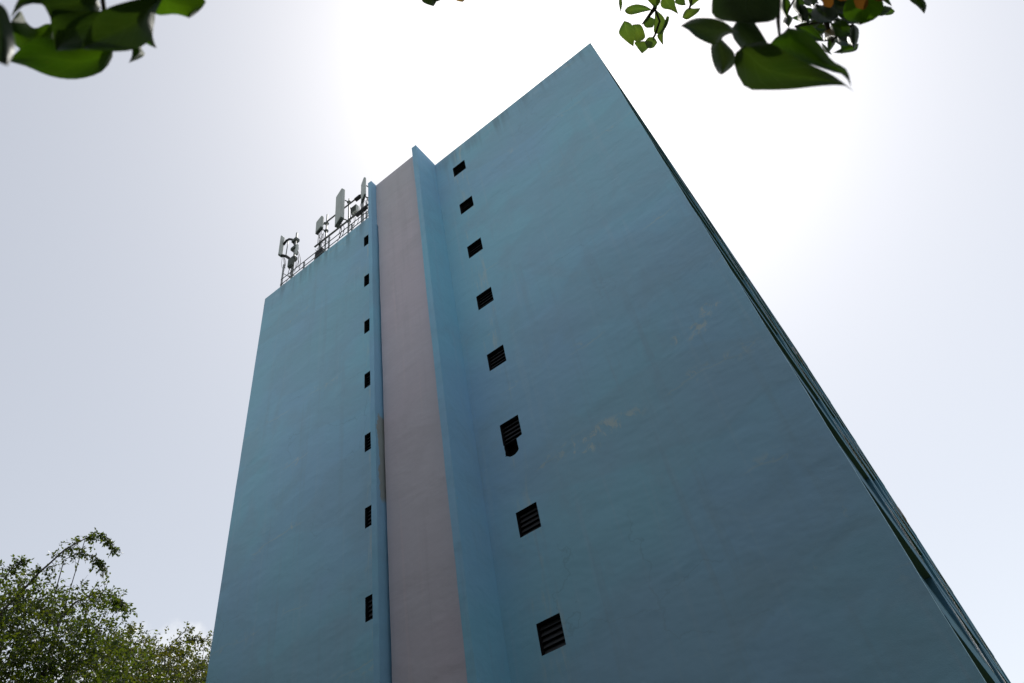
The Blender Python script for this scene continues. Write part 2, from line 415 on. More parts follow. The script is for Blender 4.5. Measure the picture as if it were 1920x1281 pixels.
# the balcony side
SX = XR
bays = [(WALL_Y+0.242, 18.6), (20.8, 24.2), (26.4, 29.6), (31.8, 34.6)]
solids = [(18.6, 20.8), (24.2, 26.4), (29.6, 31.8), (34.6, YB)]
floors = [1.4+2.8*k+CAMZ for k in range(10)]          # underside of every slab
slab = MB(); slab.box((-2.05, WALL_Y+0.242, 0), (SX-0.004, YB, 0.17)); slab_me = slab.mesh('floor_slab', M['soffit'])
edge = MB(); edge.box((SX-0.002, WALL_Y+0.242, 0.0), (SX+0.010, YB, 0.17)); edge_me = edge.mesh('slab_edge', M['side'])
par_me = []
for (a, b) in bays:
    q = MB(); q.box((SX-0.14, a+0.003, 0.172), (SX, b-0.003, 0.80)); q.box((SX-0.17, a+0.003, 0.802), (SX+0.006, b-0.003, 0.86)); par_me.append(q.mesh('balcony_parapet', M['side']))
sol_me = []
for (a, b) in solids:
    q = MB(); q.box((SX-0.14, a, 0.172), (SX, b, 2.798)); q.box((-2.04, a, 0.172), (SX-0.14, a+0.14, 2.798)); q.box((-2.04, b-0.14, 0.172), (SX-0.14, b, 2.798)); sol_me.append(q.mesh('facade_panel', M['side']))
M['frame'] = mat('window_frame_white', (0.55, 0.56, 0.55), 0.5)
M['glass'] = mat('window_glass', (0.03, 0.04, 0.05), 0.08, 0.5)
wf = MB(); wf.box((0.002, 0, 0), (0.012, 0.06, 1.2)); wf.box((0.002, 1.34, 0), (0.012, 1.4, 1.2)); wf.box((0.002, 0.06, 0), (0.012, 1.34, 0.06)); wf.box((0.002, 0.06, 1.14), (0.012, 1.34, 1.2))
win_me = wf.mesh('window', M['frame'])
wp = MB()
for j in range(9): wp.box((-0.05, 0.06, -0.003), (0.05, 1.34, 0.003), Matrix.Translation((0.010, 0, 0.13+j*0.12)) @ Matrix.Rotation(math.radians(88), 4, 'Y'))
pane_me = wp.mesh('louver_pane', M['glass'])
for k, z in enumerate(floors):
    L0 = Vector((0, 0, z))-T0
    s_ = put('floor_slab', slab_me, tower, L0); put('slab_edge', edge_me, s_, (0, 0, 0))
    if k == len(floors)-1: continue
    for pm in par_me: put('balcony_parapet', pm, tower, L0)
    for sm, (a, b) in zip(sol_me, solids):
        f_ = put('facade_panel', sm, tower, L0)
        if b-a > 2: 
            w_ = put('window', win_me, f_, (SX, (a+b)/2-0.7, 1.05)); put('louver_pane', pane_me, w_, (0, 0, 0))
q = MB(); q.box((SX-0.15, WALL_Y+0.242, floors[-1]+0.172), (SX, YB, ZT-0.003)); q.build('side_parapet', M['side'], tower)
q = MB(); q.box((-2.04, WALL_Y+0.25, 0.0), (SX-0.02, YB, floors[0]-0.003)); q.build('ground_floor_wall', M['blue_trim'], tower)

# window air conditioners on the balcony side
M['acgrey'] = mat('ac_casing', (0.42, 0.42, 0.42), 0.6); M['rust'] = mat('rusty_bracket', (0.16, 0.10, 0.06), 0.9)
def air_con(y, z, label):
    a = thing('air_conditioner', (SX, y, z), label, 'air conditioner', 'window units on the balcony side')
    q = MB(); q.box((SX+0.003, y, z), (SX+0.075, y+0.62, z+0.42)); q.build('casing', M['acgrey'], a, bevel=0.012)
    q = MB()
    for j in range(7): q.box((SX+0.077, y+0.05, z+0.05+j*0.048), (SX+0.083, y+0.57, z+0.075+j*0.048))
    q.build('grille', M['louver'], a)
    for yy in (0.08, 0.50):
        q = MB(); q.tube([(SX+0.005, y+yy+0.02, z-0.28), (SX+0.06, y+yy+0.02, z-0.012)], 0.014, 6); q.build('bracket', M['rust'], a)
air_con(24.9, 19.2+CAMZ, 'grey window air conditioner high on the balcony side, upper of two')
air_con(30.2, 13.9+CAMZ, 'grey window air conditioner on the balcony side, lower of two')

# ------------------------------------------------------------------ on the roof: railing, pipe frame, antennas
M['galv'] = mat('galvanised_steel', (0.30, 0.31, 0.31), 0.5, 0.4, 0.35)
M['dkpipe'] = mat('weathered_steel', (0.13, 0.13, 0.13), 0.6, 0.3, 0.3)
M['ant'] = mat('antenna_radome', (0.52, 0.55, 0.53), 0.55, 0.3)
t = NT(M['ant']); t.link(t.mix(t.ramp(t.noise(t.coord((1, 1, 0.2)), 6, 4, 0.6), 0.35, 0.7), (0.55, 0.58, 0.56), (0.46, 0.48, 0.46)), t.b.inputs['Base Color'])
M['antdk'] = mat('antenna_end_cap', (0.085, 0.10, 0.09), 0.6)
M['cable'] = mat('black_cable', (0.015, 0.015, 0.016), 0.6)
RZ = CAMZ
RY = 13.17
rail = thing('roof_railing', (-15.4, RY, ZT), 'low steel pipe railing along the roof edge below the antennas', 'railing')
for x, h in ((-18.28, 30.26), (-15.10, 29.49), (-16.75, 29.02), (-13.62, 29.02), (-12.70, 29.02)):
    q = MB(); q.box((x-0.035, RY-0.03, ZT), (x+0.035, RY+0.03, h+RZ)); q.build('post', M['galv'], rail)
for z in (28.59, 28.99):
    q = MB(); q.tube([(-18.30, RY-0.045, z+RZ), (-15.0, RY-0.045, z+RZ+0.012), (-12.45, RY-0.045, z+RZ)], 0.021, 8); q.build('rail', M['dkpipe'], rail)
for (a, b) in (((-18.27, 29.55), (-17.72, 28.75)), ((-18.27, 28.75), (-17.9, 28.2))):
    q = MB(); q.tube([(a[0], RY+0.02, a[1]+RZ), (b[0], RY+0.05, b[1]+RZ)], 0.017, 6); q.build('brace', M['galv'], rail)

PY = 13.30
frame = thing('antenna_pipe_frame', (-14.3, PY, ZT), 'two long horizontal steel pipes on posts that carry the roof antennas', 'pipe frame')
q = MB(); q.tube([(-16.25, PY, 29.93+RZ), (-12.50, PY, 29.90+RZ)], 0.045, 10); q.build('lower_pipe', M['dkpipe'], frame)
q = MB(); q.tube([(-15.72, PY, 31.36+RZ), (-12.95, PY, 31.30+RZ)], 0.038, 10); q.build('upper_pipe', M['dkpipe'], frame)
for x, h in ((-13.18, 31.75), (-15.98, 30.2)):
    q = MB(); q.box((x-0.055, PY+0.05, ZT-0.6), (x+0.055, PY+0.15, h+RZ)); q.build('post', M['galv'], frame)
for x, z in ((-13.36, 31.27), (-13.30, 29.83), (-12.95, 29.86)):
    q = MB(); q.box((x-0.17, PY-0.10, z+RZ-0.15), (x+0.17, PY+0.06, z+RZ-0.02)); q.build('clamp', M['cable'], frame)

def cables(parent, P, n, spread, drop, r=0.011):
    for k in range(n):
        a = Vector(P)+Vector((random.uniform(-1, 1)*spread, random.uniform(-.5, .5)*spread, 0))
        pts = []
        s1, s2 = random.uniform(-0.25, 0.25), random.uniform(-0.3, 0.3); dz = drop*random.uniform(0.7, 1.1)
        for i in range(9):
            u_ = i/8; pts.append(a+Vector((s1*math.sin(3.1*u_)+s2*u_*u_, 0.12*u_, -dz*u_-0.10*math.sin(3.14*u_))))
        q = MB(); q.tube(pts, r*random.uniform(.8, 1.3), 5); q.build('cable', M['cable'], parent)
def panel(name_label, o, w, d, h, a, mast_x, mast_top, mast_y, group='panel antennas on the roof'):
    A = thing('panel_antenna', (mast_x, mast_y, ZT-0.6), name_label, 'antenna', group)
    T_ = Matrix.Translation((o[0], o[1], o[2])) @ Matrix.Rotation(-a, 4, 'Z')
    q = MB(); q.box((0, 0, 0.05), (w, d, h), T_); q.build('radome', M['ant'], A, bevel=0.045)
    q = MB(); q.box((0.012, 0.012, -0.01), (w-0.012, d-0.012, 0.047), T_)
    for k in range(4): 
        for j in range(2):
            c = T_ @ Vector((w*(0.18+0.21*k), d*(0.3+0.4*j), 0)); q.tube([c, c-Vector((0, 0, 0.07))], 0.022, 6)
    q.build('connector_plate', M['antdk'], A)
    q = MB(); q.tube([(mast_x, mast_y, ZT-0.6), (mast_x, mast_y, mast_top+RZ)], 0.04, 10); q.build('mast', M['galv'], A)
    back = T_ @ Vector((w/2, d, 0))
    for f in (0.16, 0.80):
        z = o[2]+h*f
        q = MB(); b = T_ @ Vector((w/2, d, h*f))
        q.tube([b, ((b.x+mast_x)/2, (b.y+mast_y)/2, z+0.05), (mast_x, mast_y, z)], 0.028, 6)
        q.box((mast_x-0.075, mast_y-0.075, z-0.07), (mast_x+0.075, mast_y+0.075, z+0.07))
        q.build('bracket', M['antdk'], A)
    cables(A, T_ @ Vector((w*0.5, d*0.6, 0)), 5, 0.13, 1.0)
    return A
A = panel('tallest grey panel antenna with a radio box behind it', (-14.61, 13.0, 29.655+RZ), 0.637, 0.201, 2.648, 0.295, -14.10, 32.1, 13.42)
q = MB(); q.box((-13.97, 13.42, 30.55+RZ), (-13.62, 13.62, 31.12+RZ)); ru = q.build('radio_unit', M['ant'], A, bevel=0.015)
q = MB()
for j in range(8): q.box((-13.96+j*0.045, 13.395, 30.58+RZ), (-13.948+j*0.045, 13.417, 31.08+RZ))
q.build('cooling_fin', M['antdk'], ru)
cables(A, (-13.85, 13.45, 30.5+RZ), 5, 0.15, 1.1)
cables(A, (-14.0, 13.4, 31.1+RZ), 4, 0.10, 0.9)
A = panel('short grey panel antenna in the middle of the roof edge', (-15.947, 13.0, 30.425+RZ), 0.516, 0.16, 1.022, 0.194, -15.52, 32.05, 13.32)
q = MB(); q.box((-16.18, 13.30, 28.75+RZ), (-15.72, 13.55, 29.42+RZ)); q.build('radio_unit', M['cable'], A, bevel=0.02)
cables(A, (-15.95, 13.28, 29.4+RZ), 7, 0.22, 0.8)
cables(A, (-15.6, 13.25, 30.4+RZ), 4, 0.10, 1.2)
A = panel('tall grey panel antenna beside the blue fin', (-12.896, 13.0, 29.886+RZ), 0.508, 0.12, 1.608, 0.493, -12.55, 31.75, 13.30)
cables(A, (-12.62, 13.25, 30.3+RZ), 6, 0.12, 1.2)
# the antenna at the far left: turned away, on a thick mast with a hooked tilt arm
A = thing('panel_antenna', (-17.62, 13.3, ZT-0.6), 'thin panel antenna turned sideways on a mast at the outer roof corner', 'antenna', 'panel antennas on the roof')
q = MB(); q.box((-18.68, 13.02, 31.36+RZ), (-18.600, 13.26, 33.02+RZ)); q.build('radome', M['ant'], A, bevel=0.03)
q = MB(); q.box((-18.67, 13.03, 31.29+RZ), (-18.61, 13.25, 31.355+RZ)); q.build('connector_plate', M['antdk'], A)
q = MB(); q.tube([(-17.75, 13.3, ZT-0.6), (-17.72, 13.3, 32.6+RZ)], 0.055, 10); q.build('mast', M['galv'], A)
q = MB(); q.tube([(-18.40, 13.3, 31.35+RZ), (-18.36, 13.3, 32.75+RZ)], 0.026, 8); q.build('mounting_pipe', M['galv'], A)
q = MB(); q.tube([(-18.60, 13.22, 32.35+RZ), (-18.45, 13.26, 32.62+RZ), (-18.28, 13.3, 32.62+RZ), (-18.05, 13.3, 32.35+RZ), (-17.88, 13.3, 31.95+RZ), (-17.76, 13.3, 31.55+RZ)], 0.062, 8); q.build('tilt_arm', M['cable'], A)
q = MB(); q.tube([(-18.60, 13.22, 31.40+RZ), (-18.35, 13.3, 31.15+RZ), (-18.1, 13.3, 30.75+RZ), (-17.80, 13.3, 30.05+RZ)], 0.075, 8); q.build('tilt_arm', M['cable'], A)
for z in (31.95, 31.25, 30.35):
    q = MB(); q.box((-17.93, 13.18, z+RZ-0.10), (-17.60, 13.42, z+RZ+0.10)); q.build('clamp', M['antdk'], A)
q = MB(); q.box((-17.92, 13.1, 29.65+RZ), (-17.62, 13.28, 30.25+RZ)); q.build('radio_unit', M['antdk'], A, bevel=0.02)
q = MB(); q.box((-17.50, 13.14, 30.35+RZ), (-17.40, 13.26, 31.2+RZ), ); q.build('radio_unit', M['ant'], A, bevel=0.015)
cables(A, (-17.5, 13.2, 30.6+RZ), 6, 0.16, 1.4); cables(A, (-18.5, 13.2, 31.3+RZ), 4, 0.08, 1.5); cables(A, (-17.8, 13.2, 29.6+RZ), 5, 0.2, 0.9)

# ------------------------------------------------------------------ foliage material
def leafmat(name, top, trans, mixf=0.45, rough=0.35, spec=0.4, vein=False):
    m = bpy.data.materials.new(name); m.use_nodes = True
    n, l = m.node_tree.nodes, m.node_tree.links
    out = n['Material Output']; b = n['Principled BSDF']
    b.inputs['Roughness'].default_value = rough; b.inputs['Specular IOR Level'].default_value = spec
    t_ = NT(m)
    g_ = t_.new('ObjectInfo'); nz_ = t_.noise(t_.coord(), 1.3 if not vein else 14.0, 4, 0.6)
    ca = t_.mix(t_.ramp(nz_, 0.3, 0.7), top, (top[0]*1.5, top[1]*1.25, top[2]*1.0))
    tb = t_.mix(t_.ramp(nz_, 0.3, 0.7), trans, (trans[0]*1.5, trans[1]*1.15, trans[2]*0.8))
    if vein:
        uv = t_.new('UVMap'); sp_ = t_.new('SeparateXYZ'); t_.link(uv.outputs[0], sp_.inputs[0])
        u_, v_ = sp_.outputs[0], sp_.outputs[1]
        au = t_.math('ABSOLUTE', u_)
        midr = t_.ramp(au, 0.0, 0.045, 1, 0)
        sv = t_.math('ABSOLUTE', t_.math('SUBTRACT', t_.math('MODULO', t_.math('ADD', t_.math('MULTIPLY', t_.math('SUBTRACT', v_, t_.math('MULTIPLY', au, 0.28)), 7.0), 7.0), 1.0), 0.5))
        side = t_.ramp(sv, 0.0, 0.07, 0.55, 0)
        vv = t_.math('MAXIMUM', midr, side)
        tb = t_.mix(t_.math('MULTIPLY', vv, 0.7), tb, (trans[0]*1.9, trans[1]*1.5, trans[2]*1.6))
        ca = t_.mix(t_.math('MULTIPLY', vv, 0.5), ca, (top[0]*2.2, top[1]*1.8, top[2]*2))
        bl = t_.ramp(t_.noise(t_.coord((1, 1, 1), (3, 1, 2)), 60, 5, 0.7), 0.66, 0.74, 0, 0.7)
        tb = t_.mix(bl, tb, (0.20, 0.14, 0.03)); ca = t_.mix(bl, ca, (0.06, 0.045, 0.02))
        t_.link(t_.bump(vv, 0.4, 0.002), b.inputs['Normal'])
    t_.link(ca, b.inputs['Base Color'])
    tr = n.new('ShaderNodeBsdfTranslucent'); t_.link(tb, tr.inputs['Color'])
    mxs = n.new('ShaderNodeMixShader'); mxs.inputs[0].default_value = mixf
    l.new(b.outputs[0], mxs.inputs[1]); l.new(tr.outputs[0], mxs.inputs[2]); l.new(mxs.outputs[0], out.inputs[0])
    return m
M['bark'] = mat('brown_grey_bark', (0.10, 0.08, 0.06), 0.9, 0.2)
t = NT(M['bark']); t.link(t.mix(t.ramp(t.noise(t.coord((1, 1, 0.3)), 12, 6, 0.65), 0.3, 0.7), (0.06, 0.05, 0.04), (0.17, 0.14, 0.11)), t.b.inputs['Base Color'])
t.link(t.bump(t.noise(t.coord((1, 1, 0.25)), 25, 5, 0.7), 0.8, 0.02), t.b.inputs['Normal'])
M['twig'] = mat('twig_bark', (0.07, 0.055, 0.035), 0.8, 0.2)
M['leafA'] = leafmat('small_tree_leaf', (0.032, 0.060, 0.010), (0.105, 0.165, 0.011), 0.48)
M['leafD'] = leafmat('dark_tree_leaf', (0.028, 0.045, 0.014), (0.040, 0.055, 0.012), 0.3)
M['leafB'] = leafmat('small_tree_leaf_far', (0.044, 0.068, 0.014), (0.130, 0.165, 0.016), 0.48)
M['leafN'] = leafmat('broad_leaf', (0.020, 0.052, 0.007), (0.058, 0.160, 0.005), 0.46, 0.6, 0.08, True)
M['leafL'] = leafmat('broad_leaf_glare', (0.035, 0.075, 0.014), (0.120, 0.235, 0.030), 0.55, 0.6, 0.08, True)  # brighter leaf colour stands in for glare on the far sprig
M['leafG'] = leafmat('broad_leaf_dull', (0.028, 0.052, 0.036), (0.035, 0.075, 0.016), 0.25, 0.5, 0.16, True)
M['leafS'] = leafmat('broad_leaf_shaded', (0.018, 0.045, 0.012), (0.040, 0.095, 0.008), 0.35, 0.55, 0.12, True)
M['leafY'] = leafmat('broad_leaf_yellowing', (0.16, 0.11, 0.02), (0.38, 0.27, 0.03), 0.45, 0.4, 0.4, True)
M['petal'] = leafmat('orange_petal', (0.11, 0.052, 0.010), (0.14, 0.062, 0.010), 0.4, 0.6, 0.1)

# ------------------------------------------------------------------ small-leaved trees left of the tower
def leaf_cloud(name, P, D, m, parent, size=(0.065, 0.10), flat=0.5):
    """P leaf bases, D leaf axes -> one mesh of folded leaf quads"""
    P = np.asarray(P); D = np.asarray(D); n = len(P)
    D = D/np.linalg.norm(D, axis=1, keepdims=True)
    U = rng.normal(size=(n, 3)); U[:, 2] *= 0.7
    W = np.cross(D, U); W /= np.linalg.norm(W, axis=1, keepdims=True)+1e-9
    Nn = np.cross(W, D)
    Ls = rng.uniform(size[0], size[1], (n, 1)); Ws = Ls*rng.uniform(0.24, 0.34, (n, 1))
    mid = P + D*Ls*0.45 - Nn*Ls*0.06
    V = np.stack([P, mid+W*Ws+Nn*Ls*0.08, P+D*Ls - Nn*Ls*0.10, mid-W*Ws+Nn*Ls*0.08], 1).reshape(-1, 3) - np.array(world_loc(parent))
    me = bpy.data.meshes.new(name)
    me.vertices.add(4*n); me.vertices.foreach_set('co', V.ravel())
    idx = np.arange(4*n).reshape(n, 4)
    F = np.concatenate([idx[:, [0, 1, 2]], idx[:, [0, 2, 3]]], 0)
    me.loops.add(F.size); me.loops.foreach_set('vertex_index', F.ravel().astype(np.int32))
    me.polygons.add(len(F)); me.polygons.foreach_set('loop_start', (np.arange(len(F))*3).astype(np.int32)); me.polygons.foreach_set('loop_total', np.full(len(F), 3, np.int32))
    me.materials.append(m); me.update(); me.validate()
    o = bpy.data.objects.new(name, me); col.objects.link(o); o.parent = parent; return o
def twig_leaves(start, dirn, length, nl, P, D, tw=None, droop=0.9, spread=0.5):
    q = Vector(start); d = Vector(dirn).normalized(); pts = [q.copy()]
    seg = 7
    for i in range(seg):
        d = (d + Vector((random.gauss(0, .10), random.gauss(0, .10), -droop/seg+random.gauss(0, .06)))).normalized()
        q = q+d*(length/seg); pts.append(q.copy())
    for k in range(nl):
        u_ = random.uniform(0.12, 1.0)*seg; i = min(int(u_), seg-1); f = u_-i
        a = pts[i].lerp(pts[i+1], f)
        dd = (pts[i+1]-pts[i]).normalized()
        o_ = Vector((random.gauss(0, 1), random.gauss(0, 1), random.gauss(0, 1)-0.5)).normalized()
        P.append(tuple(a+o_*random.uniform(0, 0.06))); D.append(tuple(dd*spread+o_))
    if tw is not None: tw.tube(pts, [0.009*(1-0.8*i/seg) for i in range(seg+1)], 4, False)
def tree(name, base, label, lobes, hd, paths, dens, lm, fork_z, group):
    """lobes: (px, py, radius in px) ; paths: branch lines in px with hanging twigs"""
    T_ = thing(name, base, label, 'tree', group)
    B = Vector(base)
    P, D = [], []; tw = MB(); lb = MB()
    fork = B+Vector((0.4, 0.2, fork_z))
    q = MB(); q.tube([B+Vector((0, 0, -0.2)), B+Vector((0.05, 0, fork_z*0.15)), B+Vector((0.2, 0.05, fork_z*0.6)), fork], [0.42, 0.30, 0.25, 0.20], 12); q.build('trunk', M['bark'], T_)
    for (px, py, rp) in lobes:
        h_ = hd*random.uniform(0.93, 1.07)
        c = at_h(px, py, h_); dist = (c-CAM).length; R = rp*dist/FPX
        m1 = fork.lerp(c, 0.5)+Vector((random.uniform(-.4, .4), random.uniform(-.4, .4), -0.4))
        lb.tube([fork, m1, c], [0.09, 0.04, 0.008], 6)
        for k in range(int(dens*R*R)):
            v = Vector((random.gauss(0, 1), random.gauss(0, 1), random.gauss(0, 1))).normalized()*(random.random()**0.45)
            s0 = c+Vector((v.x*R*1.05, v.y*R*1.3, v.z*R*0.85))
            dn = Vector((v.x, v.y, v.z*0.5+0.45))+Vector((random.gauss(0, .5), random.gauss(0, .5), random.gauss(0, .35)))
            twig_leaves(s0, dn, random.uniform(0.35, 0.85)*min(1, R+0.3), random.randint(9, 17), P, D, tw if k % 2 == 0 else None)
    for (pl, r0, nt, tl, dr) in paths:
        pts = [at_h(a, b, hd) for a, b in pl]
        lb.tube([fork.lerp(pts[0], 0.6)] + pts, [r0*1.5]+[r0*(1-0.85*i/len(pts)) for i in range(len(pts))], 6)
        for k in range(nt):
            u_ = (random.random()**0.6)*(len(pts)-1); i = min(int(u_), len(pts)-2); a = pts[i].lerp(pts[i+1], u_-i)
            dd = (pts[i+1]-pts[i]).normalized()
            dn = dd*0.8+Vector((random.gauss(0, .5), random.gauss(0, .5), random.gauss(-0.15, .35)))
            twig_leaves(a, dn, tl*random.uniform(0.4, 1.1), random.randint(7, 13), P, D, tw, dr)
    lb.build('limb', M['bark'], T_); tw.build('twig_mass', M['twig'], T_)['kind'] = 'stuff'
    c = leaf_cloud('crown', P, D, lm, T_, (0.085, 0.135)); c['kind'] = 'stuff'
    return T_, len(P)
HD1, HD2 = 24.5, 29.0
b1 = at_h(60, 1281, HD1); b2 = at_h(330, 1281, HD2)
n1 = tree('small_leaved_tree', (b1.x, b1.y, 0), 'leafy tree with a long arching branch at the lower left corner',
     [(15, 1150, 50), (60, 1135, 38), (35, 1205, 70), (110, 1190, 52), (60, 1281, 95), (95, 1120, 26), (165, 1140, 34), (200, 1142, 24), (150, 1230, 60), (205, 1260, 55), (-60, 1180, 70), (-110, 1290, 110),
      (40, 1400, 130), (190, 1400, 120), (-160, 1430, 130), (15, 1085, 20)], HD1,
     [([(0, 1150), (40, 1110), (72, 1075), (95, 1055), (122, 1030), (160, 1010), (185, 1000)], 0.045, 46, 0.55, 1.5),
      ([(120, 1050), (150, 1035), (180, 1045), (195, 1060)], 0.015, 34, 0.5, 1.3),
      ([(160, 1010), (180, 998), (205, 1010), (216, 1028)], 0.012, 24, 0.35, 1.4),
      ([(0, 1095), (18, 1072), (34, 1055), (42, 1052)], 0.02, 26, 0.35, 1.0),
      ([(110, 1165), (140, 1130), (180, 1112), (215, 1118), (232, 1132)], 0.03, 60, 0.5, 1.4),
      ([(142, 1125), (152, 1095), (165, 1078)], 0.006, 2, 0.2, 1.2)], 100, M['leafA'], 5.2, 'small-leaved trees left of the tower')[1]
n2 = tree('small_leaved_tree', (b2.x, b2.y, 0), 'lower leafy tree partly hidden behind the left edge of the tower',
     [(225, 1222, 30), (255, 1245, 42), (300, 1248, 36), (350, 1268, 38), (320, 1228, 18), (384, 1208, 13), (372, 1245, 20), (230, 1281, 55), (290, 1300, 70), (390, 1290, 50), (330, 1390, 110), (220, 1400, 100), (430, 1340, 90), (250, 1205, 18)], HD2,
     [([(300, 1230), (325, 1205), (340, 1190), (355, 1178)], 0.02, 16, 0.35, 0.8),
      ([(310, 1230), (340, 1205), (365, 1195), (385, 1198)], 0.02, 26, 0.4, 1.3),
      ([(200, 1230), (225, 1200), (245, 1188), (248, 1178)], 0.02, 20, 0.4, 1.0)], 105, M['leafB'], 5.5, 'small-leaved trees left of the tower')[1]
print('LEAVES', n1, n2)

# ------------------------------------------------------------------ the broad-leaved tree over the camera
TB = Vector((1.6, -3.2, 0))
bt = thing('broad_leaved_tree', TB, 'broad-leaved flowering tree whose leaves hang into the top of the view', 'tree')
q = MB(); q.tube([TB+Vector((0, 0, -0.2)), TB+Vector((0, 0, 0.3)), TB+Vector((-0.1, 0.2, 1.6)), TB+Vector((-0.2, 0.5, 2.6))], [0.30, 0.23, 0.19, 0.16], 14); q.build('trunk', M['bark'], bt)
K = TB+Vector((-0.2, 0.5, 2.5))
limbs = [[K, (1.0, -1.6, 3.6), (0.5, -0.5, 4.0), (0.25, 0.25, 3.75)],
         [K, (0.4, -1.9, 3.7), (-0.6, -0.9, 3.9), (-1.0, -0.15, 3.4)],
         [K, (2.2, -2.2, 4.2), (2.9, -1.6, 5.6), (3.2, -1.4, 6.8)],
         [K, (0.9, -3.6, 4.2), (-0.6, -4.6, 5.8), (-1.3, -5.0, 7.0)],
         [K, (2.2, -4.0, 4.4), (3.0, -5.0, 6.0), (3.4, -5.4, 7.4)]]
for L_ in limbs:
    q = MB(); q.tube(L_, [0.14, 0.09, 0.055, 0.025], 10); q.build('limb', M['bark'], bt)
def resample(pl, n):
    pl = [Vector((a, b)) for a, b in pl]; ds = [0]
    for i in range(len(pl)-1): ds.append(ds[-1]+(pl[i+1]-pl[i]).length)
    out = []
    for k in range(n):
        s_ = ds[-1]*k/(n-1); i = 0
        while i < len(pl)-2 and ds[i+1] < s_: i += 1
        f = (s_-ds[i])/max(1e-6, ds[i+1]-ds[i])
        # Catmull-Rom keeps the outline rounded
        p0, p1, p2, p3 = pl[max(i-1, 0)], pl[i], pl[i+1], pl[min(i+2, len(pl)-1)]
        out.append(0.5*((2*p1)+(p2-p0)*f+(2*p0-5*p1+4*p2-p3)*f*f+(3*p1-p0-3*p2+p3)*f**3))
    return out
def broad_leaf(parent, L_, R_, d0, d1, fold=0.05, m='leafN', wave=0.01, label=None):
    fold *= 0.38; wave *= 0.5
    n, c = 15, 9
    a, b = resample(L_, n), resample(R_, n)
    V, UV, F = [], [], []
    off = world_loc(parent)
    ph = random.uniform(0, 6)
    for i in range(n):
        t_ = i/(n-1)
        for j in range(c):
            s_ = j/(c-1); w = 2*s_-1
            p2 = a[i].lerp(b[i], s_)
            dd = d0+(d1-d0)*t_ + d0*(fold*(abs(w)**1.5) - 0.03*t_*t_) + d0*wave*math.sin(4.2*t_+2.1*w+ph)*abs(w)
            V.append(tuple(at_d(p2.x, p2.y, dd)-off)); UV.append((w, t_))
    for i in range(n-1):
        for j in range(c-1): F.append((i*c+j, i*c+j+1, (i+1)*c+j+1, (i+1)*c+j))
    me = bpy.data.meshes.new('leaf'); me.from_pydata(V, [], F)
    ul = me.uv_layers.new(name='UVMap')
    for lp in me.loops: ul.data[lp.index].uv = UV[lp.vertex_index]
    me.polygons.foreach_set('use_smooth', [True]*len(F)); me.materials.append(M[m]); me.update()
    o = bpy.data.objects.new('leaf', me); col.objects.link(o); o.parent = parent
    if label: o['label'] = label
    return o
def twig(pts, r, label=None):
    q = MB(); q.tube([Vector(p) for p in pts], r, 8); o = q.build('twig', M['twig'], bt)
    if label: o['label'] = label
    return o
def stem(parent, pl, d, r=0.0016):
    q = MB(); q.tube([at_d(a, b, d) for a, b in pl], r, 6); q.build('leaf_stalk', M['twig'], parent)

# near right cluster
DR = 0.66
tr_ = twig([(0.30, 0.22, 3.76), (0.22, 0.32, 3.2), (0.2, 0.34, 2.6), at_d(1470, -170, 0.75), at_d(1455, -70, 0.70)], [0.014, 0.010, 0.007, 0.005, 0.004], 'twig with large dark leaves near the camera')
stem(tr_, [(1455, -70), (1430, -64), (1400, -60)], DR); stem(tr_, [(1455, -72), (1461, -20), (1459, 40), (1462, 70), (1481, 53)], DR*1.02)
stem(tr_, [(1455, -70), (1425, -30), (1390, 30)], DR*1.01)
broad_leaf(tr_, [(1400, -60), (1345, -30), (1334, 10), (1337, 30), (1360, 40), (1415, 44)], [(1400, -60), (1455, -35), (1462, 5), (1459, 28), (1448, 40), (1415, 44)], DR, DR*0.98, 0.05, 'leafG')
broad_leaf(tr_, [(1385, 62), (1360, 42), (1334, 34), (1300, 35), (1275, 49)], [(1385, 62), (1362, 66), (1345, 82), (1334, 84), (1306, 71), (1290, 57), (1275, 49)], DR*0.97, DR*0.92, 0.06, 'leafG')
broad_leaf(tr_, [(1350, 70), (1334, 84), (1333, 100), (1338, 122), (1347, 138), (1353, 141)], [(1350, 70), (1368, 88), (1377, 100), (1377, 120), (1366, 132), (1353, 141)], DR*0.99, DR*0.97, 0.07, 'leafG')
broad_leaf(tr_, [(1390, 30), (1415, 43), (1440, 81), (1455, 100)], [(1390, 30), (1372, 55), (1380, 80), (1410, 105), (1455, 100)], DR*1.02, DR, 0.04, 'leafG')
broad_leaf(tr_, [(1395, 85), (1440, 80), (1500, 112), (1560, 140), (1602, 172)], [(1395, 85), (1376, 105), (1382, 140), (1400, 166), (1426, 169), (1480, 168), (1545, 161), (1585, 161), (1602, 172)], DR*0.96, DR*0.90, 0.06, 'leafS')
broad_leaf(tr_, [(1481, 53), (1505, 58), (1536, 82), (1560, 113), (1588, 131), (1596, 163)], [(1481, 53), (1462, 66), (1444, 81), (1475, 100), (1512, 118), (1564, 136), (1583, 142), (1596, 163)], DR, DR*0.95, 0.07, 'leafN')
